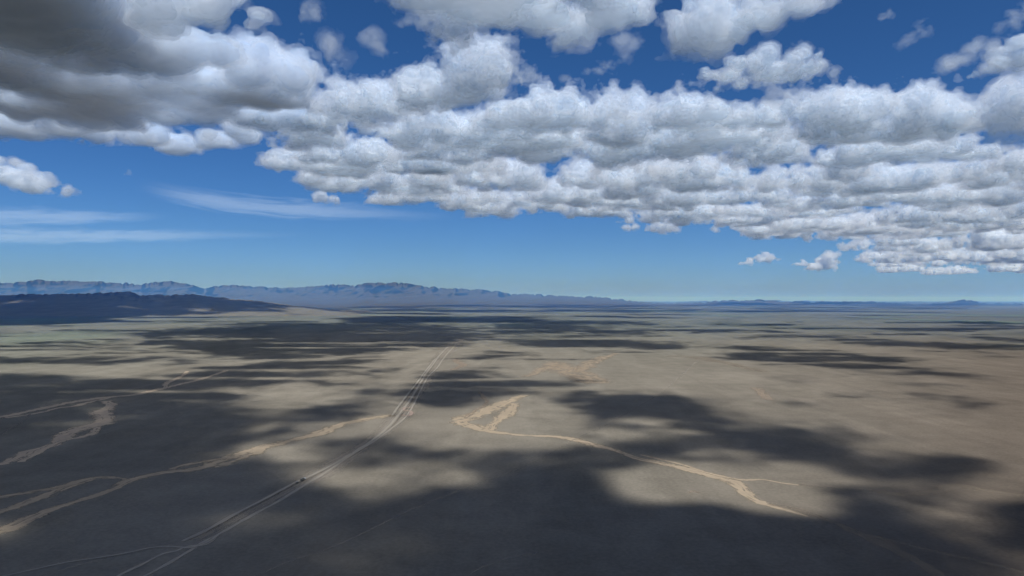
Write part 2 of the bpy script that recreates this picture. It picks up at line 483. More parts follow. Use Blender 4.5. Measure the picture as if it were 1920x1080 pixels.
ribbon('dry_wash', [(862, 790, 30), (880, 786, 44), (905, 778, 48), (925, 768, 46), (945, 758, 50), (968, 749, 34), (985, 741, 22)], wash_mat, 0.18, 'wide sandy head of the right wash at its sharp bend', 0.5, 11)
ribbon('dry_wash', [(910, 806, 22), (918, 796, 24), (932, 786, 26), (948, 776, 30), (962, 766, 26), (970, 756, 22)], wash_mat, 0.24, 'second sandy arm beside the head of the right wash', 0.6, 12)
ribbon('dry_wash', [(870, 784, 9), (890, 772, 10), (905, 762, 9), (915, 752, 9), (905, 745, 8), (900, 735, 8)], faint_mat, 0.30, 'faint thread climbing above the wash head', 0.6, 13)
ribbon('dry_wash', [(1200, 853, 6), (1240, 861, 7), (1285, 873, 7), (1330, 887, 7), (1370, 896, 6), (1400, 900, 5), (1430, 899, 5), (1465, 905, 5), (1497, 909.5, 6)],
       wash_mat, 0.18, 'thin upper arm of the right wash ending in a pale dot', 0.25, 14)
ribbon('dry_wash', [(1497, 909, 6), (1560, 915, 7), (1620, 919, 8), (1690, 926, 9), (1760, 921, 14), (1800, 912, 16), (1880, 925, 12), (2000, 940, 12)], vague_mat, 0.18, 'faint continuation of the thin arm to the right edge', 0.3, 15)
ribbon('dry_wash', [(1440, 944, 9), (1500, 958, 12), (1580, 985, 10), (1660, 1022, 16), (1720, 1050, 14), (1800, 1100, 10)], vague_mat, 0.18, 'faint widening of the right wash in deep shadow', 0.4, 16)
ribbon('dry_wash', [(1640, 1005, 5), (1740, 1030, 5), (1830, 1050, 6), (1890, 1066, 8), (1960, 1090, 6)], vague_mat, 0.12, 'faint scar near the lower right corner', 0.3, 18)
ribbon('dry_wash', [(1043, 678, 60), (1055, 685, 90), (1072, 693, 90), (1092, 700, 85), (1108, 708, 90), (1118, 716, 70), (1132, 714, 40)], mid_mat, 0.3, 'small branching sandy wash far out beyond the head of the right wash', 0.5, 19)
ribbon('dry_wash', [(985, 706, 24), (1010, 699, 30), (1030, 690, 36), (1045, 684, 40)], mid_mat, 0.4, 'left arm of the small far sandy wash', 0.5, 20)
ribbon('dry_wash', [(1088, 698, 30), (1100, 688, 44), (1112, 679, 50), (1130, 671, 40), (1150, 662, 30)], mid_mat, 0.4, 'right arm of the small far sandy wash', 0.5, 21)
ribbon('dry_wash', [(848, 672, 24), (858, 679, 26), (864, 686, 24), (850, 694, 18)], faint_mat, 0.3, 'short pale scar right of the far end of the track', 0.5, 22)
ribbon('dry_wash', [(1418, 727, 20), (1430, 735, 24), (1442, 750, 20)], faint_mat, 0.2, 'short pale scar on the open plain at the right', 0.3, 23)
ribbon('dry_wash', [(1250, 668, 60), (1320, 672, 60), (1400, 690, 40), (1440, 697, 40)], vague_mat, 0.3, 'faint reddish drainage under the right cloud shadows', 0.6, 24)

# vehicle tracks
def track(pts, w, mat, z, label, seed=1):
    return ribbon('dirt_track', [(x, y, w * (1 if len(r) == 0 else r[0])) for x, y, *r in pts], mat, z, label, 0.05, seed)

LEFT_LANE = [(342, 1014), (390, 992), (445, 961), (500, 933), (548, 907), (580, 893), (620, 873), (660, 850), (700, 824), (728, 800), (745, 780), (770, 748), (788, 718), (800, 698), (814, 680), (826, 664), (840, 650)]
RIGHT_LANE = [(180, 1115), (270, 1080), (350, 1036), (380, 1017), (420, 996), (480, 962), (520, 941), (575, 907), (610, 886), (660, 852), (700, 828), (730, 806), (762, 780), (776, 757), (789, 731), (803, 706), (820, 689), (832, 671), (845, 656), (855, 645)]
CORR = [(362, 1013), (450, 968), (520, 932), (590, 893), (660, 850), (712, 814), (745, 785), (772, 750), (793, 718), (812, 690), (830, 666), (848, 648), (868, 635)]
track([(x, y, r) for (x, y), r in zip(CORR, (0.6, .6, .65, 1.5, 1.0, 1.2, 1.4, 1.5, 1.6, 1.8, 2.2, 2.6, 2.6))], 30, worn_mat, 0.12, 'wide worn corridor of many wheel marks running to the horizon', 30)
track([(x, y) for x, y in LEFT_LANE], 7.5, lane_mat, 0.36, 'left bare lane of the dirt track corridor', 31)
track([(x, y) for x, y in RIGHT_LANE], 6.5, lane_mat, 0.42, 'right bare lane of the dirt track corridor', 32)
track([(735, 779), (750, 758), (765, 738), (780, 720), (796, 698), (810, 680), (817, 672)], 8.0, lane_mat, 0.48, 'short outer lane on the left flank of the far track', 33)
track([(345, 1016), (395, 993), (450, 963), (505, 934), (552, 909), (590, 892), (630, 871), (668, 850), (706, 825), (735, 800), (750, 781), (775, 749), (791, 720), (803, 700), (815, 683)], 4.0, ditch_mat, 0.30, 'dark ditch along the right side of the left lane', 34)
track([(742, 772), (757, 752), (772, 734), (786, 714), (800, 695), (812, 680)], 6.0, ditch_mat, 0.30, 'dark ditch between the lanes of the far track', 35)
track([(220, 1095), (222, 1080), (262, 1060), (295, 1043), (312, 1036), (330, 1033), (345, 1026), (362, 1023), (385, 1021), (402, 1008)], 5.5, lane_mat, 0.54, 'lane curving through the junction at the lower left', 36)
track([(-160, 1115), (0, 1081), (60, 1068), (120, 1055), (185, 1045), (240, 1036), (275, 1028), (302, 1024.5), (330, 1025), (358, 1026), (385, 1018), (408, 1003)], 4.4, lane_mat, 0.60, 'narrow track leaving the junction towards the left edge', 37)
track([(-60, 1110), (70, 1081), (140, 1062), (200, 1046), (235, 1038)], 2.2, worn_mat, 0.30, 'faint second track under the narrow left one', 38)
track([(380, 1018), (340, 1043), (290, 1072), (240, 1100)], 3.5, worn_mat, 0.30, 'faint old lane in the lower left corner', 39)
track([(420, 1110), (525, 1060), (625, 1025), (700, 990), (760, 960), (800, 944), (880, 912), (950, 889), (1010, 862), (1080, 822), (1130, 800), (1180, 772), (1240, 737)], 3.0, worn_mat, 0.30, 'faint diagonal track across the dark middle foreground', 40)
track([(1238, 739), (1258, 722), (1275, 707), (1288, 694), (1300, 684), (1312, 672)], 6.0, worn_mat, 0.36, 'thin straight track on the sunlit plain right of centre', 41)
track([(840, 1110), (900, 1065), (960, 1046), (1010, 1036)], 2.6, worn_mat, 0.30, 'very faint track at the bottom centre', 42)
track([(0, 815), (30, 798), (48, 786), (56, 776)], 5.0, worn_mat, 0.30, 'faint link track at the left edge', 43)
# borrow pit beside the track
ribbon('borrow_pit', [(753, 778, 9), (768, 779, 10), (771, 771, 9), (758, 769, 9), (760, 764, 8), (775, 765, 8)], pink_mat, 0.66, 'pinkish squiggle of dug soil between the lanes of the track', 0.1, 50)
ribbon('bare_patch', [(1290, 924, 3), (1300, 921, 6), (1312, 925, 4)], faint_mat, 0.12, 'small scraped patch on the sunlit plain below the right wash', 0.3, 51)

# ------------------------------------------------------------------ clouds
rng = np.random.default_rng(11)
cloud_dense = [cloud_mat('cloud_core', 0.0028, skin=0.32), cloud_mat('cloud_body', 0.0022, skin=0.13), cloud_mat('cloud_fringe', 0.0018)]
cloud_soft = [cloud_mat('soft_core', 0.0030, skin=0.24), cloud_mat('soft_body', 0.0022, skin=0.14), cloud_mat('soft_fringe', 0.0014)]
cloud_thin = [cloud_mat('thin_core', 0.0012, skin=0.05), cloud_mat('thin_body', 0.0008, skin=0.025), cloud_mat('thin_fringe', 0.0007)]


def cloud_d(yb):
    return (BASE - CAM_H) * FPX / (HORIZON - yb)


def heap(x0, x1, yb, yt, depth=None, n=None, flat=1.0, base_up=0.0, kids=9, seed=None):
    """puffs (x, y, z, r, squash) of one cumulus heap whose base line shows at photo height yb and whose top shows at yt"""
    r_ = np.random.default_rng(seed if seed is not None else int(x0 * 7 + yb * 13) % 100003)
    j_ = r_.uniform(-9, 9) * (HORIZON - yb) / 260; yb += j_; yt += j_ * r_.uniform(0, 1)
    yt = yt + 0.26 * (yb - yt)          # the puffs and their ragged skin rise above the heap itself
    d = cloud_d(yb)
    W = (x1 - x0) / FPX * d
    X = ((x0 + x1) / 2 - 960) / FPX * d
    top = (HORIZON - yt) / FPX * d + CAM_H - BASE - base_up
    dep = depth or min(W * 0.9, max(top * 2.6, 600))
    n = n or int(np.clip(W / max(top, 120) * 5.0, 10, 24))
    out = []
    for k in range(n):
        u = r_.uniform(-1, 1); v = r_.uniform(-1, 1)
        if u * u + v * v > 1: u *= 0.6; v *= 0.6
        dome = math.sqrt(max(0.08, 1 - 0.8 * u * u - 0.4 * v * v))
        hh = top * dome * r_.uniform(0.65, 1.0)
        r = min(hh * r_.uniform(0.22, 0.50), W * 0.22)
        fl = flat * r_.uniform(0.5, 0.9)
        x = X + u * max(W / 2 - r * 0.8, 0); y = d + v * max(dep / 2 - r * 0.8, 0)
        z = BASE + base_up + max(hh - r, r * 0.25)
        out.append((x, y, z, r, fl))
        if hh > 2.2 * r:
            out.append((x + r_.uniform(-.3, .3) * r, y, BASE + base_up + hh * 0.35, r * 1.15, flat))
        for q in range(kids):
            th = r_.uniform(0, 2 * math.pi); ph = r_.uniform(-0.25, 1.45)
            rr = r * r_.uniform(0.28, 0.52)
            out.append((x + r * 0.86 * math.cos(th) * math.cos(ph), y + r * 0.86 * math.sin(th) * math.cos(ph),
                        z + r * 0.86 * math.sin(ph) * flat, rr, 1.0))
    return out


def build_cloud(name, puffs, mats, voxel, amp, nscale, seed, label, cat=None, group=None, kind=None, frag=0.0, gain=0.54, flat_base=True):
    """one cloud: nested closed shells (core, body, ragged fringe) of a puff field roughened by billow noise"""
    base = BASE
    P = np.array(puffs, np.float64)
    m = P[:, 3].max() * 0.3 + 4 * voxel + amp * 2.2
    lo = np.array([(P[:, k] - P[:, 3] * (P[:, 4] if k == 2 else 1)).min() - m for k in range(3)])
    hi = np.array([(P[:, k] + P[:, 3] * (P[:, 4] if k == 2 else 1)).max() + m for k in range(3)])
    if flat_base: lo[2] = max(lo[2], base - 260)
    n = np.ceil((hi - lo) / voxel).astype(int) + 1
    F = np.full(n, -1e3, np.float32)
    for (x, y, z, r, fl) in P:
        c = np.array([x, y, z]); ext = np.array([r, r, r * fl]) + amp * 2.4 + 2 * voxel
        a = np.maximum(((c - ext - lo) / voxel).astype(int), 0); b = np.minimum(((c + ext - lo) / voxel).astype(int) + 2, n)
        if (b <= a).any(): continue
        gx_ = (lo[0] + np.arange(a[0], b[0], dtype=np.float32) * voxel - x)[:, None, None]
        gy_ = (lo[1] + np.arange(a[1], b[1], dtype=np.float32) * voxel - y)[None, :, None]
        gz_ = ((lo[2] + np.arange(a[2], b[2], dtype=np.float32) * voxel - z) / fl)[None, None, :]
        f = (r - np.sqrt(gx_ * gx_ + gy_ * gy_ + gz_ * gz_)).astype(np.float32)
        S = F[a[0]:b[0], a[1]:b[1], a[2]:b[2]]
        np.maximum(S, f, out=S)
    ii, jj, kk = np.nonzero((F > -2.2 * amp - voxel) & (F < 2.2 * amp + voxel))
    x = (lo[0] + ii * voxel).astype(np.float32); y = (lo[1] + jj * voxel).astype(np.float32); z = (lo[2] + kk * voxel).astype(np.float32)
    s = 1.0 / nscale
    wx = vnoise(x * s * 0.6, y * s * 0.6, z * s * 0.6, seed + 50) * 0.7
    d = 0; a = 1.0; tot = 0; f_ = s
    for o in range(6):
        if 1 / f_ < voxel * 1.3: break
        v = vnoise(x * f_ + wx, y * f_ - wx * 0.7, z * f_ * 1.1 + wx * .4, seed + o)
        d = d + a * ((1 - 2.3 * np.abs(v)) * 0.7 + 0.3 * v); tot += a
        a *= gain; f_ *= 2.1
    d = d / tot * 1.35 * amp
    if frag: d = d + frag * vnoise(x * s * 0.4, y * s * 0.4, z * s * 0.6, seed + 77)
    wisp = fbm(x * s * 1.5, y * s * 1.5, z * s * 2.1, 5, seed + 90, 0.62) * 2.2
    X2 = lo[0] + np.arange(n[0]) * voxel; Y2 = lo[1] + np.arange(n[1]) * voxel
    XX, YY = np.meshgrid(X2, Y2, indexing='ij')
    bz = base + 150 * fbm(XX / 2600, YY / 2600, 0 * XX + 4, 2, seed + 15) + 80 * fbm(XX / 1100, YY / 1100, 0 * XX, 4, seed + 5) + 60 * fbm(XX / 300, YY / 300, 0 * XX, 3, seed + 8)
    Z2 = lo[2] + np.arange(n[2]) * voxel
    cut = (Z2[None, None, :] - bz[:, :, None]).astype(np.float32) * 0.8
    Vs, Qs, Ms, off = [], [], [], 0
    for lev in range(3):
        G = F.copy()
        e = d + (-0.55 * amp, 0.30 * amp * wisp, 0.28 * amp + 0.95 * amp * wisp)[lev]
        G[ii, jj, kk] += e.astype(np.float32)
        if flat_base: np.minimum(G, cut - (22.0, 0.0, -16.0)[lev], out=G)
        G[0] = G[-1] = -1; G[:, 0] = G[:, -1] = -1; G[:, :, 0] = G[:, :, -1] = -1
        Vv, Q = surface_nets(G, lo, voxel)
        Vs.append(Vv); Qs.append(Q + off); Ms.append(np.full(len(Q), lev, np.int32)); off += len(Vv)
    o = mesh_obj(name, np.concatenate(Vs), np.concatenate(Qs), smooth=True)
    for mm in mats: o.data.materials.append(mm)
    o.data.polygons.foreach_set('material_index', np.concatenate(Ms))
    tag(o, label, cat, group, kind)
    print(name, 'verts', off, 'grid', n, n.prod() / 1e6)
    return o


def fill(n, xr, top_edge, low_edge, w, hgt, seed):
    r_ = np.random.default_rng(seed); out = []
    for k in range(n):
        x = r_.uniform(*xr); ww = r_.uniform(*w)
        lo_ = np.interp(x, [a[0] for a in low_edge], [a[1] for a in low_edge]); hi_ = np.interp(x, [a[0] for a in top_edge], [a[1] for a in top_edge])
        yb = r_.uniform(hi_, lo_); hh = r_.uniform(*hgt) * (HORIZON - yb) / 260.0
        out += heap(x - ww / 2, x + ww / 2, yb, yb - hh, seed=seed * 1000 + k, base_up=r_.uniform(-40, 120), kids=6)
    return out


# the bank of cumulus across the middle and right: near rows, far rows, distant rows
near = []
for a in [(1095, 1262, 250, 148), (1020, 1110, 246, 190), (1215, 1425, 258, 174), (1485, 1650, 240, 156), (935, 1110, 236, 150), (640, 800, 212, 140), (735, 880, 200, 120), (800, 985, 186, 78), (840, 960, 165, 60),
          (545, 740, 246, 165), (455, 590, 236, 190), (500, 640, 268, 215), (700, 950, 262, 185), (1640, 1790, 262, 182), (1400, 1500, 265, 200), (1090, 1330, 290, 225), (880, 1080, 285, 205), (1330, 1560, 295, 225),
          (560, 760, 300, 235), (1540, 1760, 300, 235), (700, 860, 322, 262)]:
    near += heap(*a)
near += fill(34, (545, 1800), [(545, 215), (760, 190), (1000, 210), (1300, 225), (1800, 215)], [(545, 320), (1800, 312)], (70, 210), (35, 80), 61)
build_cloud('cloud_bank', near, cloud_dense, 16, 150, 250, 5, 'bright cumulus rows heaped across the middle of the sky', kind='stuff', frag=170)
far = []
for a in [(545, 690, 340, 280), (640, 850, 352, 275), (820, 1040, 345, 275), (1030, 1230, 345, 285), (1240, 1430, 345, 290), (1410, 1590, 350, 290), (1580, 1780, 350, 290), (1740, 1990, 345, 285),
          (800, 960, 385, 330), (860, 990, 405, 360), (960, 1150, 380, 320), (1040, 1180, 405, 360), (1150, 1330, 385, 315), (1310, 1490, 385, 325), (1480, 1680, 385, 325), (1670, 1960, 380, 310),
          (1170, 1340, 420, 370), (1330, 1480, 425, 370), (1210, 1290, 436, 408)]:
    far += heap(*a)
far += fill(64, (545, 1980), [(545, 318), (1980, 315)], [(545, 335), (700, 365), (850, 405), (1000, 398), (1200, 428), (1400, 430), (1980, 430)], (60, 200), (30, 75), 62)
build_cloud('cloud_bank', far, cloud_dense, 26, 190, 330, 6, 'flat based cumulus rows receding behind the bright heaps', kind='stuff', frag=170)
dist = []
for a in [(1385, 1570, 443, 395), (1540, 1760, 440, 385), (1720, 1990, 430, 370), (1640, 1800, 470, 430), (1780, 1990, 468, 415), (1620, 1760, 492, 455), (1740, 1850, 488, 452), (1840, 1990, 492, 440),
          (1620, 1740, 508, 485), (1730, 1830, 513, 495), (1850, 1990, 512, 478)]:
    dist += heap(*a)
dist += fill(30, (1400, 1990), [(1400, 425), (1990, 428)], [(1400, 442), (1620, 455), (1640, 505), (1990, 512)], (40, 150), (30, 70), 63)
build_cloud('cloud_bank', dist, cloud_dense, 56, 240, 560, 7, 'distant small clouds packed low above the right horizon', kind='stuff', frag=170)

# big dark cloud at the upper left
L = []
r0 = np.random.default_rng(4)


def left_limit(y):
    return np.interp(y, [-300, 60, 95, 120, 150, 262], [235, 245, 320, 490, 590, 590])


for k in range(230):
    big = k < 110
    px_ = r0.uniform(-420, 230 if k < 70 else 480) if big else r0.uniform(120, 640)
    py_ = r0.uniform(-260, 245) if big else r0.uniform(60, 268)
    X, Y = on_plane(px_, py_, BASE)
    r = r0.uniform(330, 640) if big else r0.uniform(140, 330)
    if px_ + r / Y * FPX * 1.25 > left_limit(py_): continue
    L.append((X, Y, BASE + r * r0.uniform(0.25, 0.6) + r0.uniform(0, 160), r, 0.75))
    for q in range(4):
        th = r0.uniform(0, 6.28)
        L.append((X + r * .85 * math.cos(th), Y + r * .85 * math.sin(th), BASE + r * r0.uniform(.2, 1.2), r * r0.uniform(.25, .5), 1))
for (px_, py_, r) in [(330, 288, 400), (400, 278, 360), (460, 266, 280), (280, 268, 360), (120, 252, 480), (30, 250, 500)]:
    X, Y = on_plane(px_, py_, BASE); L.append((X, Y, BASE + r * .45, r, 0.6))
for px_ in range(-380, 600, 62):
    for py_ in (120, 165, 205, 238):
        X, Y = on_plane(px_ + r0.uniform(-20, 20), py_ + r0.uniform(-12, 12), BASE)
        r = r0.uniform(200, 330)
        if px_ + r / Y * FPX * 0.85 > left_limit(py_): continue
        L.append((X, Y, BASE + r * 0.4, r, 0.6))
cloud_grey = [cloud_mat('grey_core', 0.0060, (0.92, 0.962, 0.99), skin=0.26, tint=(0.48, 0.70, 0.98), thru=(0.42, 0.68, 0.99)), cloud_mat('grey_body', 0.0030, skin=0.12, tint=(0.70, 0.86, 1.0)), cloud_mat('grey_fringe', 0.0018)]
build_cloud('cloud', L, cloud_grey, 20, 125, 380, 21, 'huge dark grey cloud filling the upper left of the sky', 'cloud', frag=150)

# upper centre cloud, reaching out of the top of the frame
U = []
for k in range(80):
    px_ = r0.uniform(800, 1230); py_ = r0.uniform(-150, 85)
    lim = np.interp(px_, [800, 850, 1000, 1080, 1140, 1190, 1240], [60, 92, 92, 96, 74, 44, 16])
    X, Y = on_plane(px_, py_, BASE)
    r = r0.uniform(120, 330)
    if py_ + r / Y * FPX * 0.35 > lim or px_ + r / Y * FPX > 1270: continue
    U.append((X, Y, BASE + r * r0.uniform(.3, .7) + r0.uniform(-60, 120), r, 0.7))
    for q in range(5):
        th = r0.uniform(0, 6.28)
        U.append((X + r * .85 * math.cos(th), Y + r * .85 * math.sin(th), BASE + r * r0.uniform(.3, 1.0), r * r0.uniform(.3, .5), 1))
build_cloud('cloud', U, cloud_dense, 15, 130, 240, 22, 'broad pale cloud cut by the top edge above the centre', 'cloud', frag=140)


def ragged(x0, x1, yb, yt, tilt=0.0, seed=1, fill_=0.8, n=34):
    """puffs of a torn fair-weather cloud: a loose chain of unequal knots, thin at the ends (tilt lifts the right end)"""
    r_ = np.random.default_rng(seed); out = []
    d = cloud_d(yb); W = (x1 - x0) / FPX * d; X = ((x0 + x1) / 2 - 960) / FPX * d; top = (yb - yt) / FPX * d
    nk = 4 + int(W / max(top, 1) / 2)
    knots = [(r_.uniform(-0.85, 0.85), r_.uniform(0.4, 1.0)) for _ in range(nk)]
    for k in range(n):
        kx, kh = knots[r_.integers(0, nk)]
        u = np.clip(kx + r_.normal(0, 0.9 / nk), -1, 1) if r_.uniform() < fill_ else r_.uniform(-1, 1)
        env = max(0.12, kh * (1 - 0.75 * u * u))
        z = r_.uniform(0.05, 1.0) ** 1.3 * env * top
        r = top * env * r_.uniform(0.14, 0.34)
        out.append((X + u * (W / 2 - r), d + r_.uniform(-.5, .5) * min(W * .5, 900), BASE + z + tilt * u * top + r * 0.3, r, r_.uniform(0.55, 0.9)))
    return out


def small(x0, x1, yb, yt, label, mat=None, seed=1, amp=0.22, frag=0.22, group=None, tilt=0.0, heaped=False, n=34):
    d = cloud_d(yb)
    p = heap(x0, x1, yb, yt, seed=seed * 17 + 3) if heaped else ragged(x0, x1, yb, yt, tilt, seed * 17 + 3, n=n)
    hgt = (yb - yt) / FPX * d
    vox = max(d / 683 * 0.9, hgt / 30)
    if mat is cloud_thin:
        amp, frag = 0.26, 0.30
        p = [(x, y, z * 1.0, r * 0.62, fl) for (x, y, z, r, fl) in p]
    return build_cloud('cloud', p, mat or cloud_soft, vox, hgt * amp, hgt * 0.7, 100 + seed, label, 'cloud', group, frag=hgt * frag, flat_base=False)


small(1235, 1405, 78, -40, 'white rounded cloud at the top right of centre, joined to the broad one', cloud_dense, 1, heaped=True)
small(1380, 1560, 34, -50, 'ragged cloud strip along the top edge right of centre', cloud_soft, 2, tilt=0.25, n=50)
small(240, 480, 34, -70, 'white cloud at the top edge above the dark grey one', cloud_soft, 3, tilt=0.05, n=40)
small(1292, 1590, 148, 94, 'long detached cloud floating in the dark blue at the right', cloud_dense, 4, n=90)
small(1692, 1756, 74, 34, 'small wisp near the upper right corner', cloud_thin, 5, tilt=0.4)
small(1655, 1682, 31, 15, 'tiny puff at the top right', cloud_thin, 6)
small(1765, 1872, 108, 68, 'slanting wisp left of the right edge', cloud_thin, 47, tilt=0.5)
small(1825, 2000, 122, 62, 'soft cloud at the upper right edge', cloud_soft, 8, tilt=0.4, n=44)
small(1888, 1990, 42, 5, 'scrap of cloud in the upper right corner', cloud_thin, 9)
small(1745, 2030, 238, 128, 'large pale cloud at the right edge', cloud_dense, 10, heaped=True)
small(585, 648, 110, 34, 'upright wisp left of the upper centre', cloud_thin, 11, tilt=-0.4, n=16)
small(680, 724, 84, 44, 'shred of cloud just left of the broad centre cloud', cloud_thin, 12, tilt=-0.3)
small(740, 815, 44, 6, 'thin ragged cloud at the left end of the broad centre cloud', cloud_thin, 18, n=40)
small(560, 600, 30, -10, 'ragged shred at the top edge left of centre', cloud_thin, 24)
small(1055, 1165, 140, 112, 'slanting streak of cloud under the broad centre cloud', cloud_thin, 25, tilt=0.5)
small(1140, 1200, 112, 60, 'torn tuft hanging under the broad centre cloud', cloud_thin, 26, tilt=0.4)
small(960, 1010, 150, 112, 'loose tuft between the broad centre cloud and the bank', cloud_thin, 27)
small(1430, 1480, 200, 160, 'loose tuft in the gap of the bank at the right', cloud_thin, 28)
small(-60, 116, 348, 296, 'lone soft puff low at the left edge', cloud_soft, 13, tilt=-0.35, n=44)
small(588, 634, 377, 354, 'tiny white puff under the middle bank', cloud_soft, 14, heaped=True)
small(1166, 1204, 430, 414, 'small puff under the bank right of centre', cloud_soft, 15, heaped=True)
small(1388, 1456, 492, 472, 'lone flat puff low over the right horizon', cloud_soft, 16, tilt=0.2)
small(1488, 1520, 497, 485, 'smallest puff low over the right horizon', cloud_soft, 17)
small(1520, 1582, 503, 474, 'broken puff beside the lone flat one low at the right', cloud_soft, 19, n=44)
small(1594, 1622, 488, 473, 'round puff just left of the distant packed clouds', cloud_soft, 20)
small(228, 246, 328, 314, 'faint speck of cloud under the dark grey cloud', cloud_thin, 23)

# ------------------------------------------------------------------ the cloud deck overhead that shades the near plain
sx_ = np.arange(-520, 2441, 6.0)
sy_ = np.concatenate([np.arange(599, 690, 1.5), np.arange(690, 1125, 3.0)])
GY, GX = np.meshgrid(sy_, sx_, indexing='ij')
Wx, Wy = on_plane(GX, GY, 0.0)


def inside(px, py, poly):
    r = np.zeros(px.shape, bool)
    j = len(poly) - 1
    for i in range(len(poly)):
        xi, yi = poly[i]; xj, yj = poly[j]
        if yi != yj:
            r ^= ((yi > py) != (yj > py)) & (px < (xj - xi) * (py - yi) / (yj - yi) + xi)
        j = i
    return r


def gauss(A, s, axis):
    if s < 0.3: return A
    k = np.arange(-int(3 * s) - 1, int(3 * s) + 2); w = np.exp(-k * k / (2 * s * s)); w /= w.sum()
    pad = [(0, 0), (0, 0)]; pad[axis] = (len(k) // 2, len(k) // 2)
    B = np.pad(A, pad, mode='edge'); out = 0
    for q, ww in enumerate(w):
        sl = [slice(None)] * 2; sl[axis] = slice(q, q + A.shape[axis])
        out = out + ww * B[tuple(sl)]
    return out


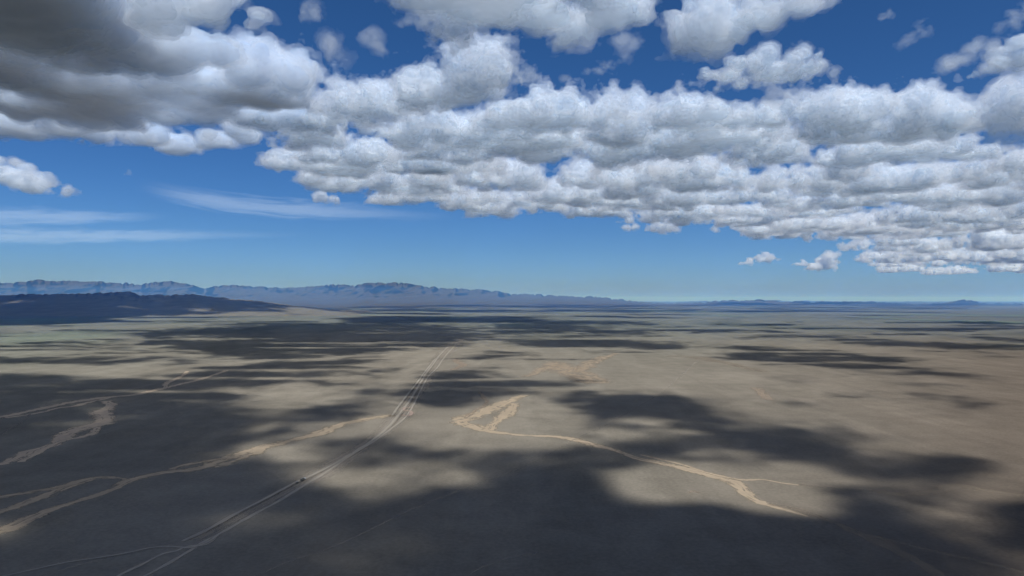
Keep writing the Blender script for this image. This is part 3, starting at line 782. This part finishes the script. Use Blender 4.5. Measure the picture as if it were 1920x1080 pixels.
SH = [
    (1, [(270, 622), (340, 616), (420, 613), (640, 606), (780, 606), (860, 613), (900, 628), (860, 648), (780, 655), (700, 662), (640, 670), (560, 676), (480, 682), (400, 664), (300, 655), (270, 640)]),
    (1, [(-520, 700), (0, 704), (90, 702), (200, 715), (300, 702), (440, 686), (560, 676), (690, 672), (640, 700), (560, 708), (480, 724), (445, 745), (440, 765), (520, 770), (610, 772), (600, 788), (480, 792), (500, 805), (512, 815), (490, 826),
         (440, 845), (370, 860), (360, 872), (420, 878), (480, 870), (520, 866), (565, 902), (560, 1500), (-520, 1500)]),
    (.8, [(-520, 620), (0, 620.5), (60, 622), (0, 624), (-520, 626)]), (.8, [(150, 622), (330, 621), (330, 625), (150, 624)]), (.7, [(10, 641), (200, 641), (200, 645), (10, 645)]),
    (.65, [(40, 649), (270, 646), (250, 653), (40, 653)]), (.75, [(-520, 665), (100, 668), (260, 664), (330, 672), (240, 680), (-520, 690)]), (.6, [(300, 628), (430, 630), (400, 640), (260, 636)]),
    (.75, [(500, 690), (640, 686), (650, 696), (520, 699)]), (.95, [(615, 690), (700, 687), (752, 690), (730, 696), (640, 696)]), (.7, [(590, 702), (740, 700), (740, 707), (610, 708)]),
    (.8, [(560, 716), (690, 712), (700, 722), (580, 726)]), (.7, [(640, 730), (735, 728), (730, 738), (640, 740)]), (.9, [(635, 750), (690, 754), (718, 772), (690, 784), (640, 786), (590, 778)]),
    (.9, [(640, 672), (720, 669), (700, 678), (640, 684), (600, 684)]),
    (1, [(800, 699), (850, 695), (900, 700), (960, 712), (1000, 715), (1060, 710), (1100, 708), (1107, 716), (1060, 723), (1000, 728), (980, 741), (930, 746), (880, 757), (840, 763), (795, 757), (792, 735), (798, 715)]),
    (.6, [(880, 684), (960, 683), (960, 692), (900, 696)]), (.5, [(995, 748), (1080, 746), (1090, 752), (1000, 753)]),
    (1, [(880, 662), (960, 659), (1000, 667), (920, 672)]), (.8, [(1095, 657), (1150, 656), (1140, 661)]), (1, [(930, 642), (1000, 634), (1060, 628), (1200, 640), (1300, 650), (1250, 656), (1120, 650), (980, 650)]),
    (1, [(900, 632), (960, 626), (1000, 632), (940, 640)]), (1, [(1000, 606), (1100, 612), (1240, 624), (1150, 626), (1020, 618), (880, 612)]), (1, [(890, 599), (1120, 599), (1290, 612), (1160, 608), (980, 606)]),
    (1, [(515, 841), (560, 832), (660, 831), (760, 831), (806, 838), (800, 852), (740, 861), (640, 859), (560, 856)]),
    (.65, [(640, 870), (700, 867), (760, 867), (792, 872), (740, 881), (680, 886), (620, 884)]), (.7, [(700, 896), (760, 892), (800, 898), (760, 906), (690, 912)]),
    (1, [(540, 905), (600, 899), (660, 905), (700, 925), (730, 950), (800, 942), (860, 917), (950, 895), (1060, 885), (1140, 890), (1160, 930), (1175, 958), (1250, 957), (1310, 965), (1380, 981), (1440, 971), (1480, 962), (1560, 972),
         (1650, 985), (1720, 1004), (1780, 1040), (1820, 1500), (540, 1500)]),
    (1, [(842, 888), (870, 872), (930, 861), (985, 862), (1020, 871), (1090, 878), (1140, 893), (1060, 895), (960, 889), (900, 893)]),
    (1, [(1040, 842), (1090, 833), (1150, 838), (1180, 852), (1160, 870), (1150, 905), (1110, 900), (1080, 875), (1110, 865)]),
    (1, [(1060, 747), (1130, 735), (1200, 733), (1280, 738), (1310, 748), (1345, 765), (1360, 780), (1392, 792), (1340, 792), (1280, 790), (1200, 788), (1120, 785), (1110, 778), (1090, 765)]),
    (.7, [(1055, 765), (1080, 762), (1090, 772), (1060, 774)]), (.5, [(1070, 800), (1280, 798), (1290, 812), (1120, 812)]),
    (1, [(1270, 788), (1340, 791), (1420, 796), (1500, 799), (1560, 796), (1602, 809), (1570, 812), (1600, 828), (1700, 842), (1780, 845), (1850, 858), (1890, 880), (1935, 917), (1900, 910), (1850, 900), (1760, 905), (1700, 908), (1640, 908),
         (1560, 900), (1500, 892), (1460, 880), (1420, 862), (1360, 855), (1290, 864), (1200, 852), (1130, 842), (1150, 826), (1240, 820), (1330, 825), (1340, 812), (1290, 800)]),
    (.45, [(1560, 858), (1660, 856), (1670, 868), (1590, 874)]), (.6, [(1280, 862), (1420, 864), (1430, 880), (1310, 878)]),
    (1, [(1435, 926), (1500, 921), (1560, 929), (1620, 940), (1650, 956), (1720, 995), (1640, 992), (1560, 980), (1470, 965)]),
    (.75, [(1690, 925), (1800, 922), (1930, 938), (1900, 950), (1800, 945)]),
    (1, [(1850, 938), (1930, 945), (2440, 960), (2440, 1500), (1925, 1500), (1905, 1060), (1890, 1000), (1875, 965)]),
    (.75, [(1690, 990), (1740, 985), (1830, 1020), (1900, 1060), (1930, 1500), (1780, 1500)]),
    (.55, [(1640, 955), (1720, 950), (1760, 985), (1700, 995)]),
    (1, [(1320, 647), (1400, 648), (1480, 655), (1600, 660), (1660, 668), (1740, 675), (1690, 680), (1600, 675), (1480, 665), (1360, 658)]),
    (1, [(1330, 666), (1400, 660), (1520, 672), (1600, 683), (1700, 688), (1870, 708), (1780, 706), (1640, 701), (1560, 691), (1440, 681), (1350, 673)]),
    (1, [(1520, 630), (1600, 632), (1700, 640), (1780, 643), (1920, 648), (2300, 656), (2300, 670), (1900, 658), (1760, 654), (1640, 648), (1540, 640)]), (.8, [(1700, 654), (1850, 660), (2000, 668), (1960, 672), (1800, 666)]),
    (.9, [(1440, 628), (1500, 628), (1520, 633), (1440, 633)]), (.9, [(1780, 630), (1920, 634), (2200, 640), (2200, 648), (1900, 642)]),
    (.7, [(1450, 705), (1520, 712), (1570, 716), (1520, 718), (1460, 710)]), (.85, [(1508, 738), (1560, 740), (1630, 746), (1720, 755), (1600, 752), (1580, 754), (1540, 747)]), (.75, [(1460, 752), (1520, 757), (1548, 766), (1500, 768)]),
    (.85, [(1675, 712), (1740, 718), (1815, 727), (1760, 730), (1720, 724)]), (.95, [(1655, 732), (1720, 739), (1780, 744), (1830, 752), (1858, 762), (1790, 757), (1730, 748)]), (.4, [(1360, 750), (1420, 754), (1380, 757)]),
    # sunlit gaps
    (0, [(480, 660), (590, 659), (620, 664), (500, 666)]), (.2, [(400, 668), (520, 672), (640, 664), (740, 663), (690, 670), (560, 678), (430, 676)]), (.5, [(250, 672), (330, 668), (420, 674), (350, 684)]),
    (.25, [(400, 722), (460, 720), (455, 730), (400, 730)]), (.35, [(186, 752), (216, 752), (214, 784), (190, 786)]), (.6, [(70, 788), (160, 780), (190, 790), (90, 802)]), (.5, [(210, 765), (290, 760), (260, 775), (215, 780)]),
    (.75, [(-120, 985), (200, 960), (560, 945), (720, 935), (640, 990), (300, 1010), (0, 1060)]), (.42, [(-220, 1020), (60, 998), (180, 980), (240, 988), (130, 1028), (0, 1062), (-220, 1095)]),
    (.3, [(355, 852), (420, 845), (480, 838), (460, 862), (380, 872)]), (.6, [(660, 935), (740, 925), (760, 950), (690, 962)]), (.55, [(560, 868), (640, 868), (650, 892), (590, 896)]),
    (.15, [(590, 880), (640, 866), (680, 870), (660, 890), (610, 896)]), (.88, [(600, 960), (800, 950), (900, 1000), (700, 1100), (560, 1060)]),
    (.35, [(1480, 905), (1560, 912), (1640, 925), (1700, 940), (1720, 965), (1640, 955), (1560, 930)]), (.4, [(1740, 945), (1830, 955), (1880, 990), (1890, 1030), (1800, 1000), (1740, 970)]),
]
wn1 = fbm(Wx / 170, Wy / 170, 0 * Wx, 6, 301, 0.65)
wn2 = fbm(Wx / 170, Wy / 170, 0 * Wx + 5, 6, 333, 0.65)
wn3 = fbm(Wx / 70, Wy / 70, 0 * Wx + 9, 5, 351, 0.65)
wn4 = fbm(Wx / 70, Wy / 70, 0 * Wx + 1, 5, 371, 0.65)
amp_w = 26 + 0.022 * Wy
PX, PY = to_px(Wx + amp_w * (wn1 * 1.6 + wn3 * 0.8), Wy + amp_w * (wn2 * 1.6 + wn4 * 0.8), 0 * Wx)
M = np.zeros(GX.shape)
for v, poly in SH:
    k = inside(PX, PY, poly)
    M[k] = v
Mf = gauss(gauss(M, 3.4, 1), 1.3, 0)
Mn = gauss(gauss(M, 8.0, 1), 4.6, 0)
wb = smoothstep(700, 860, GY)
M = Mf * (1 - wb) + Mn * wb
# streaks of broken cloud over the far plain
st = fbm(Wx / 700, np.log(Wy) * 24, 0 * Wx + 2, 5, 401)
sm = smoothstep(1100, 800, np.abs(GX - 300))
M = np.maximum(M, smoothstep(0.10, 0.32, st) * 0.85 * smoothstep(705, 650, GY) * sm)
M = np.maximum(M, smoothstep(0.06, 0.26, st) * 0.9 * smoothstep(600, 606, GY) * smoothstep(645, 615, GY) * smoothstep(480, 700, GX))
lit_st = fbm(Wx / 800, np.log(Wy) * 26, 0 * Wx + 7, 5, 433)
M = M * (1 - 0.8 * smoothstep(0.12, 0.34, lit_st) * smoothstep(780, 690, GY) * smoothstep(600, 640, GY))
edge = np.clip(M * (1 - M) * 4, 0, 1)
M = np.clip(M + edge * (1.1 * wn3 + 0.9 * wn1 + 0.6 * fbm(Wx / 60, Wy / 60, 0 * Wx, 4, 411, 0.65)), 0, 1)
M *= smoothstep(599, 604, GY)
M[:, :1] = 0; M[:, -1:] = 0; M[-1] = 0; M[0] = 0
M[M < 0.03] = 0
TH = 640.0 * (0.30 * M + 0.70 * M ** 2.2) * (0.9 + 0.25 * wn1)
TH *= 1 + 1.4 * smoothstep(900, 1400, GX) * smoothstep(860, 960, GY)
TH[M == 0] = 0
up = SUN / SUN[2]
B0 = np.stack([Wx, Wy, 0 * Wx], -1) + up * BASE
bot = B0 - SUN * (0.35 * TH)[..., None]
top_ = B0 + SUN * (0.65 * TH)[..., None]
m_, n_ = M.shape
pos = TH > 0
ids_b = np.arange(m_ * n_).reshape(m_, n_)
ids_t = np.where(pos, ids_b + m_ * n_, ids_b)
quad = pos[:-1, :-1] | pos[1:, :-1] | pos[:-1, 1:] | pos[1:, 1:]
i, j = np.nonzero(quad)
fb = np.stack([ids_b[i, j], ids_b[i, j + 1], ids_b[i + 1, j + 1], ids_b[i + 1, j]], 1)
ft = np.stack([ids_t[i, j], ids_t[i + 1, j], ids_t[i + 1, j + 1], ids_t[i, j + 1]], 1)
Fall = np.concatenate([fb, ft])
Vall = np.concatenate([bot.reshape(-1, 3), top_.reshape(-1, 3)])
# triangles, dropping the degenerate ones where top and bottom meet
tri = np.concatenate([Fall[:, [0, 1, 2]], Fall[:, [0, 2, 3]]])
used = np.unique(tri); remap = np.zeros(len(Vall), np.int64); remap[used] = np.arange(len(used))
deck = mesh_obj('cloud_deck', Vall[used], remap[tri], cloud_mat('cloud_overhead', 0.0068, (1.0, 0.992, 0.985)))
tag(deck, 'broken cloud deck overhead that shades the plain below', None, None, 'stuff')

# ------------------------------------------------------------------ high cirrus
def cirrus_material(name, alpha, sc):
    m, nt, out = new_mat(name)
    n = N(nt)
    uv = n.node('ShaderNodeUVMap'); uv.uv_map = 'UVMap'
    sep = n.node('ShaderNodeSeparateXYZ'); n.link(uv.outputs[0], sep.inputs[0])
    cmb = n.node('ShaderNodeCombineXYZ')
    n.link(n.math('MULTIPLY', sep.outputs[0], 0.0001), cmb.inputs[0]); n.link(n.math('MULTIPLY', sep.outputs[1], 1.0), cmb.inputs[1])
    f1 = n.noise(cmb.outputs[0], sc, 5, 0.55, 0.9)
    prof = n.math('SUBTRACT', 1.0, n.math('ABSOLUTE', sep.outputs[1]))
    a = n.ramp(n.math('ADD', prof, n.math('MULTIPLY', n.math('SUBTRACT', f1, 0.5), 1.5)), 0.05, 1.0)
    ends = n.node('ShaderNodeAttribute'); ends.attribute_name = 'fade'
    a = n.math('MULTIPLY', n.math('MULTIPLY', a, ends.outputs['Fac']), alpha)
    t = n.node('ShaderNodeBsdfTransparent')
    d = n.node('ShaderNodeBsdfTranslucent'); d.inputs[0].default_value = (0.70, 0.78, 0.80, 1)
    mx = n.node('ShaderNodeMixShader')
    n.link(a, mx.inputs[0]); n.link(t.outputs[0], mx.inputs[1]); n.link(d.outputs[0], mx.inputs[2])
    n.link(mx.outputs[0], out.inputs['Surface'])
    return m

cir_mat = cirrus_material('cirrus', 0.17, 2.6)
CZ = 8000.0
def cirrus(pts, label, seed):
    """pts: (photo x, upper y, lower y) of the streak on the cirrus level"""
    p = np.array(pts, float)
    t = np.linspace(0, len(p) - 1, 60)
    x = np.interp(t, np.arange(len(p)), p[:, 0]); y0 = np.interp(t, np.arange(len(p)), p[:, 1]); y1 = np.interp(t, np.arange(len(p)), p[:, 2])
    cols = np.linspace(-1, 1, 13)
    V_ = []
    for c in cols:
        X, Y = on_plane(x, y0 + (y1 - y0) * (c + 1) / 2, CZ + 40 * seed)
        V_.append(np.stack([X, Y, 0 * X + CZ + 40 * seed], 1))
    V_ = np.concatenate(V_); n_ = 60
    F = np.concatenate([np.stack([c * n_ + np.arange(59), c * n_ + np.arange(59) + 1, (c + 1) * n_ + np.arange(59) + 1, (c + 1) * n_ + np.arange(59)], 1) for c in range(12)])
    o = mesh_obj('cirrus_cloud', V_, F, cir_mat)
    UV = np.stack([np.tile(V_[:n_, 0], 13) + seed * 7000, np.repeat(cols, n_)], 1).astype(np.float32)
    lay = o.data.uv_layers.new(name='UVMap'); lay.data.foreach_set('uv', UV[F.ravel()].ravel())
    at = o.data.attributes.new('fade', 'FLOAT', 'POINT')
    s = np.linspace(0, 1, n_); fade = smoothstep(0, 0.3, s) * smoothstep(1, 0.55, s)
    at.data.foreach_set('value', np.tile(fade, 13).astype(np.float32))
    tag(o, label, 'cirrus cloud')
    return o

cirrus([(250, 330, 365), (330, 345, 385), (420, 358, 405), (520, 368, 415), (640, 372, 418), (760, 388, 418), (880, 398, 416)], 'faint curving streak of cirrus under the middle bank', 1)
cirrus([(-380, 370, 430), (-100, 378, 432), (100, 385, 428), (220, 393, 422), (330, 396, 414)], 'upper of the two faint cirrus bands low at the left', 2)
cirrus([(-480, 415, 470), (-100, 418, 466), (100, 422, 463), (260, 426, 458), (400, 430, 452), (620, 432, 446)], 'lower of the two faint cirrus bands low at the left', 3)

# ------------------------------------------------------------------ haze over the far plain
hm, hnt, hout = new_mat('haze')
hn = N(hnt)
hv = hn.node('ShaderNodeVolumeScatter')
hv.inputs['Color'].default_value = (0.05, 0.18, 0.50, 1)
hv.inputs['Density'].default_value = 6.0e-5
hn.link(hv.outputs[0], hout.inputs['Volume'])
hx, hy0, hy1, hz = 130000, 2600, 150000, 800
hV = [(-hx, hy0, -6), (hx, hy0, -6), (hx, hy1, -6), (-hx, hy1, -6), (-hx, hy0, hz), (hx, hy0, hz), (hx, hy1, hz), (-hx, hy1, hz)]
hF = [(0, 3, 2, 1), (4, 5, 6, 7), (0, 1, 5, 4), (1, 2, 6, 5), (2, 3, 7, 6), (3, 0, 4, 7)]
haze = mesh_obj('haze', hV, hF, hm)
tag(haze, 'thin blue haze lying over the far plain', None, None, 'stuff')

# ------------------------------------------------------------------ vehicles on the track
def paint(name, col, rough=0.4):
    m, nt, out = new_mat(name)
    n = N(nt)
    pos = n.node('ShaderNodeTexCoord').outputs['Object']
    dust = n.ramp(n.noise(pos, 3.0, 4, 0.6), 0.4, 0.75, 0.0, 0.35)
    b = n.node('ShaderNodeBsdfPrincipled')
    n.link(n.mix(dust, col, (0.30, 0.25, 0.19)), b.inputs['Base Color'])
    b.inputs['Roughness'].default_value = rough
    n.link(b.outputs[0], out.inputs['Surface'])
    return m

white_paint = paint('white_paint', (0.75, 0.75, 0.73)); dark_paint = paint('dark_paint', (0.05, 0.055, 0.05)); cargo = paint('tarpaulin', (0.10, 0.10, 0.085), 0.8)
rubber = paint('rubber', (0.02, 0.02, 0.02), 0.9); glass = paint('window_glass', (0.03, 0.035, 0.04), 0.1); chassis_m = paint('steel', (0.06, 0.06, 0.06), 0.6)

def loft(sections):
    """closed body from (x, half width, z low, z high) cross-sections with chamfered shoulders"""
    V_, F = [], []
    for (x, w, z0, z1) in sections:
        b = min(0.15, (z1 - z0) * 0.2)
        V_ += [(x, -w, z0), (x, w, z0), (x, w, z1 - b), (x, w - b, z1), (x, -w + b, z1), (x, -w, z1 - b)]
    for k in range(len(sections) - 1):
        for q in range(6):
            a = k * 6 + q; b = k * 6 + (q + 1) % 6
            F.append((a, b, b + 6, a + 6))
    F.append(tuple(range(5, -1, -1))); F.append(tuple(range((len(sections) - 1) * 6, len(sections) * 6)))
    return V_, F

def part(name, sections, mat, parent):
    V_, F = loft(sections); return mesh_obj(name, V_, F, mat, parent)

def wheel(parent, x, y, r, w):
    V_, F = [], []
    for s in (-1, 1):
        for q in range(14):
            a = q * 2 * math.pi / 14; V_.append((x + r * math.cos(a), y + s * w / 2, r + r * math.sin(a)))
    for q in range(14): F.append((q, (q + 1) % 14, 14 + (q + 1) % 14, 14 + q))
    F.append(tuple(range(13, -1, -1))); F.append(tuple(range(14, 28)))
    return mesh_obj('wheel', V_, F, rubber, parent)

def vehicle_root(name, px, py, toward, label, cat):
    X, Y = on_plane(px, py, 0.5); X2, Y2 = on_plane(*toward, 0.5)
    o = bpy.data.objects.new(name, None); C.objects.link(o)
    o.location = (X, Y, 0.45); o.rotation_euler = (0, 0, math.atan2(Y2 - Y, X2 - X))
    tag(o, label, cat)
    return o

t = vehicle_root('truck', 568.5, 900.5, (620, 874), 'truck with dark cargo and white cab on the left lane of the track', 'truck')
part('chassis', [(-4.0, 0.45, 0.55, 0.85), (3.2, 0.45, 0.55, 0.85)], chassis_m, t)
part('cargo_box', [(-4.2, 1.2, 0.9, 2.9), (-2.0, 1.25, 0.9, 3.1), (1.0, 1.2, 0.9, 2.95)], cargo, t)
cab = part('cab', [(1.3, 1.15, 0.7, 2.7), (2.6, 1.15, 0.7, 2.65), (3.1, 1.1, 0.7, 1.7), (3.5, 1.05, 0.6, 1.5)], white_paint, t)
part('windscreen', [(2.66, 0.98, 1.75, 2.55), (3.06, 0.95, 1.72, 1.76)], glass, cab)
for wx_ in (-3.0, -1.8, 2.4):
    for s in (-1, 1): wheel(t, wx_, s * 1.05, 0.52, 0.34)
c_ = vehicle_root('car', 557.5, 905.6, (620, 873), 'small dark car following the truck on the track', 'car')
bd = part('body', [(-2.2, 0.8, 0.45, 0.95), (-1.9, 0.88, 0.35, 1.05), (1.2, 0.88, 0.35, 1.05), (2.1, 0.8, 0.4, 0.85)], dark_paint, c_)
part('roof', [(-1.95, 0.74, 1.03, 1.1), (-1.5, 0.72, 1.03, 1.68), (0.3, 0.72, 1.03, 1.66), (1.05, 0.74, 1.03, 1.1)], dark_paint, c_)
part('windscreen', [(0.42, 0.66, 1.1, 1.58), (1.02, 0.68, 1.08, 1.12)], glass, c_)
for wx_ in (-1.35, 1.35):
    for s in (-1, 1): wheel(c_, wx_, s * 0.8, 0.36, 0.24)

# ------------------------------------------------------------------ render settings
scene.view_settings.view_transform = 'Standard'
scene.view_settings.look = 'None'
scene.view_settings.exposure = 0.0
scene.view_settings.gamma = 1.0
cy = scene.cycles
cy.max_bounces = 18
cy.volume_bounces = 14
cy.diffuse_bounces = 3
cy.transparent_max_bounces = 128
cy.use_denoising = True
cy.use_adaptive_sampling = True
cy.adaptive_threshold = 0.03
